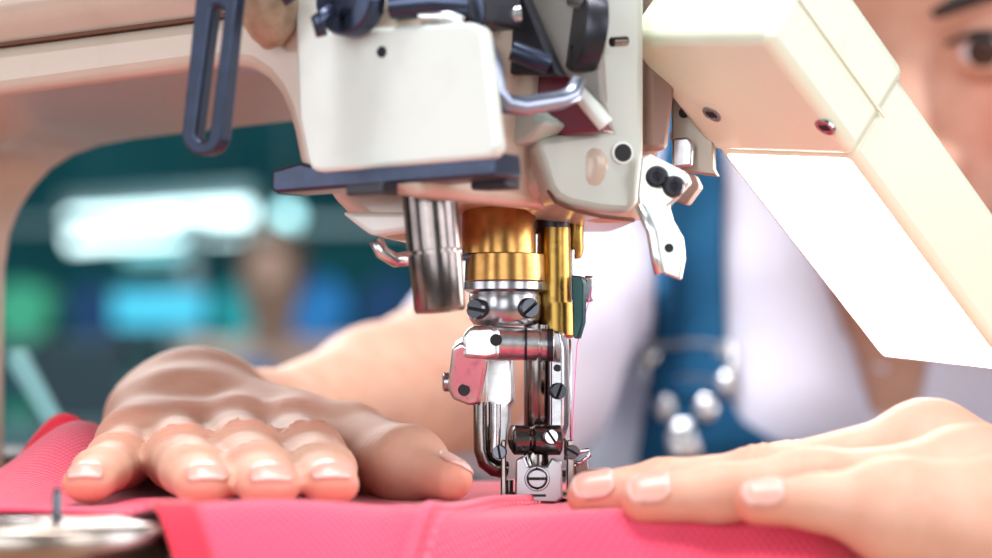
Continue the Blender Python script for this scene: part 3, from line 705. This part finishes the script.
body = link('body', bv, bf, SKIN, pe, smooth=True, attrs={'blush': bb})

# ---- nails
def nails(mesh, items, upv=None):
    tree = BVHTree.FromPolygons([tuple(p) for p in mesh[0]], mesh[1].tolist())
    for (c, ax_, r, kind) in items:
        up = ZZ - ax_ * ZZ.dot(ax_); up.normalize()
        if kind == 'T': up = (up + V((0, .9, 0))); up = (up - ax_ * up.dot(ax_)).normalized()
        if kind == 'R': up = (up + V((0, -1.1, 0))); up = (up - ax_ * up.dot(ax_)).normalized()
        side = ax_.cross(up); n1, n2 = 15, 13; vs_ = []; tip = []
        for i in range(n1):
            s_ = i / (n1 - 1)
            for j in range(n2):
                t = 2 * j / (n2 - 1) - 1
                w0 = math.sqrt(max(0, 1 - ((.4 - s_) / .4) ** 2 * .8)) if s_ < .4 else 1.0
                w1 = math.sqrt(max(0, 1 - ((s_ - .75) / .25) ** 2 * .45)) if s_ > .75 else 1.0
                if kind == 'L':
                    al = R(106 - 82 * s_); be = R(46) * t * w0 * w1
                    d = (ax_ * math.cos(al) + up * math.sin(al)) * math.cos(be) + side * math.sin(be); o_ = V(c)
                else:
                    L = -r * 1.15 + r * 1.9 * s_; th_ = t * R(50) * w0 * w1
                    d = up * math.cos(th_) + side * math.sin(th_); o_ = c + ax_ * (L - (r * .2 * t * t if s_ > .7 else 0))
                hit = tree.ray_cast(o_ + d * r * 2.6, -d)
                rd = min(max((hit[0] - o_).length, r * .62), r * 1.25) if hit[0] else r
                vs_.append(o_ + d * (rd + .0003)); tip.append(.8 if s_ > .9 else (.35 if s_ < .12 else 0.0))
        # smooth the cast grid a little
        fs_ = [[i * n2 + j, i * n2 + j + 1, (i + 1) * n2 + j + 1, (i + 1) * n2 + j] for i in range(n1 - 1) for j in range(n2 - 1)]
        o = link('fingernail', vs_, fs_, NAIL, pe, smooth=True, attrs={'tip': tip})
        sm_ = o.modifiers.new('s', 'SOLIDIFY'); sm_.thickness = .0005; sm_.offset = 0
nails(LHv, [n_ for n_ in NAILS[:5]]); nails(RHv, NAILS[5:])

# ---- eyes, brows, lashes, hair
for s in (1, -1):
    c = H(s * .030, -.0125, 0); ey = MB(); N = 20
    for i in range(1, N): pass
    prof = [(-.0122 * math.cos(math.pi * i / 20), max(1e-4, .0122 * math.sin(math.pi * i / 20))) for i in range(21)]
    gaze = (hf + hz * -.10 + hx * -.05).normalized()
    e = MB().lathe(c, gaze, prof, 28).build('eye', EYEW, pe, smooth=True)
    MB().lathe(c, gaze, [(.0104, .0062), (.0118, .0058), (.0126, .003), (.0127, .0002)], 28).build('iris', IRIS, e, smooth=True)
    pts = [H(s * .030 + t * .0165, .0030 - 5.5e0 * .0 - (t * t) * .0085, .0062 * (1 - t * t) + .0005 - .0006 * t * s) for t in np.linspace(-1, 1, 13)]
    MB().tube(pts, [.0005 + .0013 * (1 - abs(t)) for t in np.linspace(-1, 1, 13)], 10).build('eyelashes', HAIR, pe, smooth=True)
    pts = [H(s * (.013 + .044 * t), .0045 - .016 * t * t, .0175 + .006 * math.sin(t * 2.4)) for t in np.linspace(0, 1, 12)]
    MB().tube(pts, [.0028 + .0022 * math.sin(math.pi * (t * .8 + .15)) for t in np.linspace(0, 1, 12)], 12, up=hf).build('eyebrow', HAIR, pe, smooth=True)
HR = Field((HO.x - .15, HO.y - .06, .78), (HO.x + .17, HO.y + .28, HO.z + .19), .003)
HR.ell(H(0, -.098, .050), (.080, .102, .096), HM, .005); HR.ell(H(0, -.14, -.01), (.07, .06, .08), HM, .03); HR.ell(H(0, -.215, .03), (.04, .035, .04), HM, .01)
HR.ell(H(0, .012, -.045), (.060, .082, .098), HM, .012, 'cut')
v, f = HR.mesh(); link('hair', v, f, HAIR, pe, smooth=True); del HR

# ---- shirt
SF = Field((-.12, .82, .44), (.53, 1.40, 1.0), .0045)
torso(SF, .0, .035)
for a_, b_, t in ((shR, el, 1.0), (shL, el2, .85)):
    SF.cap(a_, a_.lerp(b_, t), .058, .046, .02)
    c_ = a_.lerp(b_, t); n_ = (b_ - a_).normalized()
    SF.cap(c_ - n_ * .004, c_ + (mid - el if t == 1 else n_) * .12, .047, .045, .006)
# folds
def folds(x, y, z):
    return (.0035 * np.sin(60 * x + 45 * z + 3 * np.sin(20 * z)) + .0025 * np.sin(95 * z - 30 * x + 8 * y)).astype(np.float32)
SF.comb(folds, (-.12, .82, .5), (.53, 1.2, .92), 0, 'plus')
# open neck
SF.cap(H(0, -.10, -.06), neck + V((0, -.01, .01)), .058, .060, .004, 'cut'); SF.cap(neck + V((-.004, -.16, .0)), neck + V((-.004, -.175, -.055)), .040, .010, .004, 'cut')
SF.cap(P(886, 290, 1.02), P(889, 385, 1.0), .026, .014, .004, 'cut')
v, f = SF.mesh(); shirt = link('shirt', v, f, SHIRT, pe, smooth=True); stree = BVHTree.FromPolygons([tuple(p) for p in v], f.tolist()); del SF
# collar leaves
for s in (1, -1):
    r0 = [neck + V((s * .060 * math.sin(t), -.062 * math.cos(t) - .01, .012 - .035 * math.cos(t) ** 2)) for t in np.linspace(.25, 2.4, 12)]
    r1 = [p + V((s * .022 * math.sin(t + .5), -.018 * math.cos(t) - .012, -.030)) for p, t in zip(r0, np.linspace(.1, 2.4, 12))]
    v = r0 + r1; o = link('collar', v, [[i, i + 1, i + 13, i + 12] for i in range(11)], SHIRT, shirt, smooth=True)
    q = o.modifiers.new('t', 'SOLIDIFY'); q.thickness = .003
# ---- overalls: bib and straps lying on the shirt
def drape(name, left, right, n, mth, par, off=.004, th_=.0025, nx=12):
    """left/right: functions t -> pixel; rows are cast on to the shirt"""
    vs_ = []; rows = 0
    for i in range(n):
        t = i / (n - 1); l = left(t); r = right(t)
        hits = []
        for j in range(nx):
            s_ = j / (nx - 1); x = l[0] + (r[0] - l[0]) * s_; y = l[1] + (r[1] - l[1]) * s_
            h_ = stree.ray_cast(V((0, 0, ZC)), ray(x, y).normalized())
            if not h_[0]: hits = None; break
            hits.append(h_[0] - ray(x, y).normalized() * off)
        if hits: vs_ += hits; rows += 1
    f_ = [[i * nx + j, i * nx + j + 1, (i + 1) * nx + j + 1, (i + 1) * nx + j] for i in range(rows - 1) for j in range(nx - 1)]
    o = link(name, vs_, f_, mth, par, smooth=True); q = o.modifiers.new('t', 'SOLIDIFY'); q.thickness = th_
    return o
ov = MB()
# trousers
TR = Field((-.06, .62, -.02), (.44, 1.36, .64), .01)
TR.ell(hip, (.17, .125, .11), None, .03); TR.cap(hip, ab, .125, .118, .03)
for s_ in (-1, 1):
    h0 = hip + V((s_ * .085, -.02, -.01)); kn = V((hip.x + s_ * .11, .80, .50)); an_ = V((hip.x + s_ * .11, .86, .07))
    TR.cap(h0, kn, .085, .065, .03); TR.cap(kn, an_, .062, .048, .02)
v, f = TR.mesh(); over = link('overalls', v, f, DENIM, pe, smooth=True); del TR
def lerp_(pts):
    def g(t):
        t *= len(pts) - 1; i = min(int(t), len(pts) - 2); u_ = t - i
        return (pts[i][0] * (1 - u_) + pts[i + 1][0] * u_, pts[i][1] * (1 - u_) + pts[i + 1][1] * u_)
    return g
drape('strap', lerp_([(662, 120), (657, 250), (654, 355), (652, 400)]), lerp_([(722, 120), (724, 250), (727, 355), (728, 400)]), 60, DENIM, over, .006, .004)
drape('strap', lerp_([(1035, 120), (1040, 400)]), lerp_([(1100, 120), (1112, 400)]), 60, DENIM, over, .006, .004)
drape('bib', lerp_([(643, 444), (640, 470), (632, 520), (600, 700)]), lerp_([(1126, 444), (1128, 470), (1134, 520), (1160, 700)]), 50, DENIM, over, .004, .003, 60)
drape('bib_tab', lerp_([(655, 394), (648, 415), (644, 446)]), lerp_([(728, 394), (742, 420), (782, 446)]), 20, DENIM, over, .0045, .003, 20)
drape('bib_tab', lerp_([(1038, 394), (1024, 420), (984, 446)]), lerp_([(1111, 394), (1118, 415), (1124, 446)]), 20, DENIM, over, .0045, .003, 20)
# bib top cutout: covered by shirt below the neckline, built as the placket edge
Dk = .985
BUCK = mat('nickel_buckle', (.7, .7, .72), .3, 1)
def onshirt(x, y, off=.010):
    h_ = stree.ray_cast(V((0, 0, ZC)), ray(x, y).normalized()); return h_[0] - ray(x, y).normalized() * off if h_[0] else P(x, y, Dk)
for xs in (690, 1075):
    bk = MB()
    for y in (343, 378): bk.tube([onshirt(xs - 42, y + 3), onshirt(xs, y), onshirt(xs + 40, y + 4)], .0016, 12)
    bk.tube([onshirt(xs - 44, 343), onshirt(xs - 47, 362), onshirt(xs - 43, 386)], .0022, 12); bk.tube([onshirt(xs + 40, 343), onshirt(xs + 43, 362), onshirt(xs + 40, 386)], .0022, 12)
    bk.build('buckle', BUCK, over, smooth='auto')
    for x, y, r in ((-40, 354, .0052), (-40, 382, .0052), (38, 384, .0050), (34, 352, .0040), (-22, 408, .0056), (18, 408, .0056), (-3, 440, .0085)):
        MB().lathe(onshirt(xs + x, y, .008), (.05, -1, .2), [(-.002, r * .6), (0, r), (.0015, r), (.0028, r * .7), (.003, .0005)], 24).build('button', BUCK, over, smooth='auto')
# shoes and stool
SHOE = mat('dark_canvas', (.05, .05, .06), .7)
for s_ in (-1, 1):
    fx = hip.x + s_ * .11
    Fs = Field((fx - .07, .68, -.01), (fx + .07, .95, .14), .006); Fs.cap((fx, .90, .035), (fx, .75, .028), .036, .034, .02); Fs.cap((fx, .88, .04), (fx, .87, .09), .036, .036, .02)
    Fs.ell((fx, .8, -.05), (.2, .3, .05), None, .004, 'cut'); v, f = Fs.mesh(); link('shoe', v, f, SHOE, pe, smooth=True)
st = empty('stool', (.19, 1.20, 0), 'round wooden stool under the person in overalls', 'stool')
MB().lathe((.19, 1.20, .345), ZZ, [(0, .15), (.004, .158), (.03, .16), (.036, .155), (.037, .1)]).build('seat', WOOD, st, smooth='auto')
for a_ in range(4):
    d = V((math.cos(R(45 + 90 * a_)), math.sin(R(45 + 90 * a_)), 0)); MB().tube([V((.19, 1.20, .345)) + d * .10, V((.19, 1.20, 0)) + d * .16], .014, 16).build('leg', LEGM, st, smooth='auto')

# ================================================================ BACKGROUND WORKSHOP
def tube_lamp(x0, y0, x1, y1, D, r, m, label):
    a_, b_ = P(x0, y0, D), P(x1, y1, D * 1.0); c = (a_ + b_) / 2
    e = empty('strip_light', (c.x, c.y, c.z), label, 'strip light', 'strip lights hanging at the back')
    d = (b_ - a_).normalized()
    MB().tube([a_, b_], r, 16).build('light_tube', m, e, smooth='auto')
    MB().box(c + V((0, 0, r * 1.6)), d * ((b_ - a_).length / 2 + .03), V((0, r * 1.6, 0)), ZZ * (r * .5)).build('housing', LEGM, e, bevel=.004)
    for t in (.15, .85):
        q = a_.lerp(b_, t); MB().tube([q + ZZ * r * 1.6, V((q.x, q.y, 3.4))], .006, 8).build('hanger', LEGM, e, smooth='auto')
tube_lamp(70, 231, 250, 220, 11, .075, TUBE, 'long bright white strip light seen through the machine arch')
tube_lamp(125, 254, 205, 249, 12.5, .035, TUBE_D, 'short dimmer strip light just below the long bright one')
e = empty('pendant_bulb', P(287, 217, 9), 'round glowing pendant bulb right of the bright strip light', 'bulb')
MB().lathe(P(287, 217, 9) - ZZ * .04, ZZ, [(.04 - .045 * math.cos(math.pi * i / 14), max(.001, .045 * math.sin(math.pi * i / 14))) for i in range(15)], 24).build('glass_bulb', BULB, e, smooth=True)
q = P(287, 217, 9); MB().tube([q + ZZ * .04, V((q.x, q.y, 3.4))], .008, 8).build('cord', LEGM, e, smooth='auto')
# light box / monitor
sc_ = empty('monitor', P(160, 340, 6.5), 'bright cyan monitor glowing on the far bench', 'monitor')
c = P(160, 309, 6.5); MB().box(c, (.135, 0, 0), (0, .02, 0), (0, 0, .055)).build('casing', BLACK, sc_, bevel=.006)
MB().box(c - V((0, .021, 0)), (.125, 0, 0), (0, .002, 0), (0, 0, .046)).build('screen', SCREEN, sc_)
MB().tube([c - ZZ * .05, V((c.x, c.y, .82))], .02, 12).build('stand', BLACK, sc_, smooth='auto')
# benches
def bench(x0, x1, y0, y1, z, label, name='workbench'):
    e = empty(name, ((x0 + x1) / 2, (y0 + y1) / 2, 0), label, 'workbench', 'workbenches at the back')
    MB().box(((x0 + x1) / 2, (y0 + y1) / 2, z - .02), ((x1 - x0) / 2, 0, 0), (0, (y1 - y0) / 2, 0), (0, 0, .02)).build('worktop', mat('teal_grey_worktop', (.05, .13, .16), .5), e, bevel=.004)
    for x in (x0 + .05, x1 - .05):
        for y in (y0 + .05, y1 - .05): MB().box((x, y, (z - .04) / 2), (.025, 0, 0), (0, .025, 0), (0, 0, (z - .04) / 2)).build('leg', LEGM, e)
bench(-1.9, -.3, 6.2, 6.9, .82, 'dark workbench with the glowing cyan monitor on it')
bench(-1.3, -.25, 3.6, 4.2, .74, 'nearer dark workbench with bins, seen through the arch')
# shelving with cloth bolts
sh = empty('shelving_rack', (-1.2, 9.5, 0), 'dark steel rack of cloth rolls against the far wall', 'rack')
for x in (-2.6, -1.2, .2): MB().box((x, 9.5, .73), (.03, 0, 0), (0, .2, 0), (0, 0, .73)).build('upright', LEGM, sh)
for z in (.45, .95, 1.42): MB().box((-1.2, 9.5, z), (1.4, 0, 0), (0, .22, 0), (0, 0, .015)).build('shelf', LEGM, sh)
BC = [('green', (.10, .42, .24)), ('pale green', (.35, .55, .38)), ('navy', (.02, .05, .14)), ('teal', (.03, .34, .36)), ('grey', (.28, .33, .36)), ('blue', (.04, .2, .5)), ('white', (.55, .65, .66))]
seq = [2, 3, 0, 1, 5, 4, 2, 3, 2, 6, 3, 0, 2, 4, 3, 5, 2, 3]; ki = 0; ordn = ['lower', 'middle']
for zi, z in enumerate((.465, .965)):
    for i in range(9):
        x = -2.45 + i * .29; cn, cc_ = BC[seq[ki]]; ki += 1; r = .11 + .02 * random.random()
        o = MB().tube([(x, 9.32, z + r), (x, 9.72, z + r)], r, 24).build('cloth_roll', mat('roll_' + cn.replace(' ', '_'), cc_, .9), None, smooth='auto')
        tag(o, '%s cloth roll on far rack, %s shelf, %s' % (cn, ordn[zi], ['leftmost', 'second from left', 'third from left', 'fourth from left', 'centre one', 'fourth from right', 'third from right', 'second from right', 'rightmost'][i]), 'cloth roll', 'cloth rolls on the far rack')
# boxes and bins on benches
def bin_(px, py, D, w_, h_, base, colr, cn, label):
    c = P(px, py, D); m_ = mat('bin_' + cn, colr, .5); mb = MB(); z0 = base
    pl_ = [V((c.x - w_ * .45, D - w_ * .35, z0)), V((c.x + w_ * .45, D - w_ * .35, z0)), V((c.x + w_ * .45, D + w_ * .35, z0)), V((c.x - w_ * .45, D + w_ * .35, z0))]
    up_ = [V((c.x + (p.x - c.x) * 1.12, D + (p.y - D) * 1.12, z0 + h_)) for p in pl_]; inn = [V((c.x + (p.x - c.x) * .92, D + (p.y - D) * .92, p.z)) for p in up_]; inb = [V((c.x + (p.x - c.x) * .9, D + (p.y - D) * .9, z0 + .01)) for p in pl_]
    f_ = [[3, 2, 1, 0]] + [[i, (i + 1) % 4, 4 + (i + 1) % 4, 4 + i] for i in range(4)] + [[4 + i, 4 + (i + 1) % 4, 8 + (i + 1) % 4, 8 + i] for i in range(4)] + [[8 + i, 8 + (i + 1) % 4, 12 + (i + 1) % 4, 12 + i] for i in range(4)] + [[12, 13, 14, 15]]
    o = mb.add(pl_ + up_ + inn + inb, f_).build('plastic_bin', m_, None, bevel=.004); tag(o, label, 'bin', 'bins on the nearer workbench')
bin_(238, 0, 3.9, .12, .10, .74, (.03, .22, .50), 'blue', 'blue plastic bin on the nearer workbench')
bin_(160, 0, 3.9, .14, .08, .74, (.05, .25, .22), 'green', 'dark green plastic bin on the nearer workbench')
bin_(85, 0, 3.9, .16, .13, .74, (.015, .05, .07), 'black', 'black plastic bin on the nearer workbench')
# far worker
wp = empty('person', P(272, 300, 5.6) * 1.0, 'blurred distant worker in tan top seen through the machine arch', 'person'); wp.location.z = 0; W[wp.name] = V(wp.location)
X0, Y0 = wp.location.x, wp.location.y
WF = Field((X0 - .35, Y0 - .55, -.01), (X0 + .35, Y0 + .3, 1.35), .012)
WF.ell((X0, Y0 - .02, 1.05), (.075, .09, .11), None, .02); WF.cap((X0, Y0, .98), (X0, Y0 + .01, .88), .045, .05, .03); WF.cap((X0, Y0 - .11, 1.03), (X0, Y0 - .09, 1.05), .011, .01, .01)
WF.ell((X0, Y0 + .02, .70), (.15, .10, .22), None, .03); WF.ell((X0, Y0 + .03, .47), (.17, .13, .10), None, .03)
for s_ in (-1, 1):
    WF.cap((X0 + s_ * .17, Y0, .84), (X0 + s_ * .21, Y0 - .08, .62), .045, .038, .03); WF.cap((X0 + s_ * .21, Y0 - .08, .62), (X0 + s_ * .1, Y0 - .3, .72), .036, .028, .02); WF.cap((X0 + s_ * .1, Y0 - .3, .72), (X0 + s_ * .08, Y0 - .38, .72), .03, .02, .02)
    WF.cap((X0 + s_ * .09, Y0, .47), (X0 + s_ * .1, Y0 - .38, .47), .08, .06, .03); WF.cap((X0 + s_ * .1, Y0 - .38, .47), (X0 + s_ * .1, Y0 - .34, .06), .055, .04, .02); WF.cap((X0 + s_ * .1, Y0 - .34, .04), (X0 + s_ * .1, Y0 - .46, .03), .04, .035, .02)
v, f = WF.mesh(); link('body', v, f, mat('worker_skin', (.58, .36, .27), .6), wp, smooth=True)
WF = Field((X0 - .35, Y0 - .3, .4), (X0 + .35, Y0 + .3, 1.0), .012)
WF.ell((X0, Y0 + .02, .70), (.165, .115, .23), None, .03); WF.cap((X0 - .16, Y0 + .01, .84), (X0 + .16, Y0 + .01, .84), .062, .062, .03)
for s_ in (-1, 1): WF.cap((X0 + s_ * .17, Y0, .84), (X0 + s_ * .2, Y0 - .05, .70), .06, .055, .03)
v, f = WF.mesh(); link('top', v, f, mat('tan_cotton', (.50, .33, .27), .9), wp, smooth=True)
WF = Field((X0 - .15, Y0 - .2, .9), (X0 + .15, Y0 + .2, 1.25), .01)
WF.ell((X0, Y0 + .0, 1.075), (.088, .105, .115), None, .02); WF.ell((X0, Y0 - .12, 1.02), (.07, .08, .10), None, .02, 'cut'); v, f = WF.mesh(); link('hair', v, f, mat('brown_hair', (.16, .09, .06), .6), wp, smooth=True)
s2 = empty('stool', (X0, Y0 + .03, 0), 'plain stool under the distant worker in tan top', 'stool')
MB().lathe((X0, Y0 + .03, .33), ZZ, [(0, .15), (.004, .158), (.03, .16), (.036, .155)]).build('seat', WOOD, s2, smooth='auto')
for a_ in range(4):
    d = V((math.cos(R(45 + 90 * a_)), math.sin(R(45 + 90 * a_)), 0)); MB().tube([V((X0, Y0 + .03, .33)) + d * .10, V((X0, Y0 + .03, 0)) + d * .16], .014, 12).build('leg', LEGM, s2, smooth='auto')
# pale slanting bar and dark part behind the cloth at left
gb = MB().prism([P(8, 350, .9), P(22, 350, .9), P(66, 432, .86), P(52, 440, .86), P(8, 366, .9)], (0, .01, 0)).build('guide_ruler', mat('pale_teal_plastic', (.16, .32, .33), .4), None, bevel=.001)
tag(gb, 'pale teal slanting strip behind the arm column at far left', 'strip')
nb = MB().prism([(-.32, .76, .741), (-.14, .76, .741), (-.14, .86, .741), (-.32, .86, .741)], (0, 0, .045)).build('tool_box', mat('dark_brown_box', (.035, .025, .03), .6), None, bevel=.004)
tag(nb, 'dark low box behind the pink cloth at far left', 'box')

# ================================================================ LIGHT
def area(name, loc, target, sx, sy, power, colr):
    l = bpy.data.lights.new(name, 'AREA'); l.shape = 'RECTANGLE'; l.size = sx; l.size_y = sy; l.energy = power; l.color = colr
    o = bpy.data.objects.new(name, l); C.objects.link(o); o.location = loc
    o.rotation_euler = (V(target) - V(loc)).to_track_quat('-Z', 'Y').to_euler(); return o
area('added_soft_light', (-1.3, -1.5, 1.45), (0, .7, .83), 1.3, 1.3, 42, (.92, .96, 1))  # added soft key from front left, no window stands here
area('added_soft_light', (-.35, -2.2, 1.1), (-.05, .7, .8), 1.3, 1.2, 26, (.94, .97, 1))  # added low frontal light reaching the hands under the arm, no window
area('added_soft_light', (1.7, -1.2, 1.5), (0.1, .8, .85), 1.0, 1.4, 32, (.95, .97, 1))  # added fill from the camera's right, no window behind it
area('added_soft_light', (2.3, .2, 1.3), (0.15, 1, .82), 1.2, 1.2, 30, (.93, .93, 1))  # added side light for the shirt and right hand, no window
area('added_soft_light', (-2.3, .1, 1.15), (0.1, .85, .82), 1.2, 1.0, 13, (.97, .96, 1))  # added weak side light from the left for shirt and hands, no window
area('added_soft_light', (-1.1, 3.3, 1.95), (-.08, .68, .8), 2.0, .9, 70, (1, .98, .95))  # added light in open space behind, brightens the back of the left hand
area('added_overhead_light', (-.25, .70, 2.3), (0, .75, .8), 1.2, .25, 24, (1, .98, .95))  # added overhead area light above the machine, no fixture
area('added_overhead_light', (.1, .2, 2.5), (.15, 1.1, .85), 1.2, .3, 45, (.95, .97, 1))  # added overhead light to brighten the shirt, no fixture
area('added_overhead_light', (-1.3, 6.3, 3.2), (-1.3, 8.0, .6), 1.2, .3, 190, (.5, .95, 1))  # added overhead light that lifts the teal background, no fixture
area('added_overhead_light', (-.45, 4.9, 2.6), (-.5, 5.6, .95), .8, .3, 30, (.9, .97, 1))  # added overhead light to brighten the distant worker, no fixture
w_ = bpy.data.worlds.new('daylight'); bpy.context.scene.world = w_; w_.use_nodes = True
bg = w_.node_tree.nodes['Background']; bg.inputs[0].default_value = (.88, .93, 1, 1); bg.inputs[1].default_value = .24

# ================================================================ CAMERA
cd = bpy.data.cameras.new('camera'); cam = bpy.data.objects.new('camera', cd); C.objects.link(cam)
cam.location = (0, 0, ZC); cam.rotation_euler = (R(90), 0, 0)
cd.sensor_width = 36; cd.lens = F * 36 / 992; cd.shift_y = (HY - 279) / 992; cd.clip_start = .05
cd.dof.use_dof = True; cd.dof.focus_distance = .588; cd.dof.aperture_fstop = (cd.lens / 1000) / (26 / F)
sc = bpy.context.scene; sc.camera = cam
sc.view_settings.view_transform = 'Standard'; sc.view_settings.look = 'None'; sc.view_settings.gamma = 1; sc.view_settings.exposure = -.45
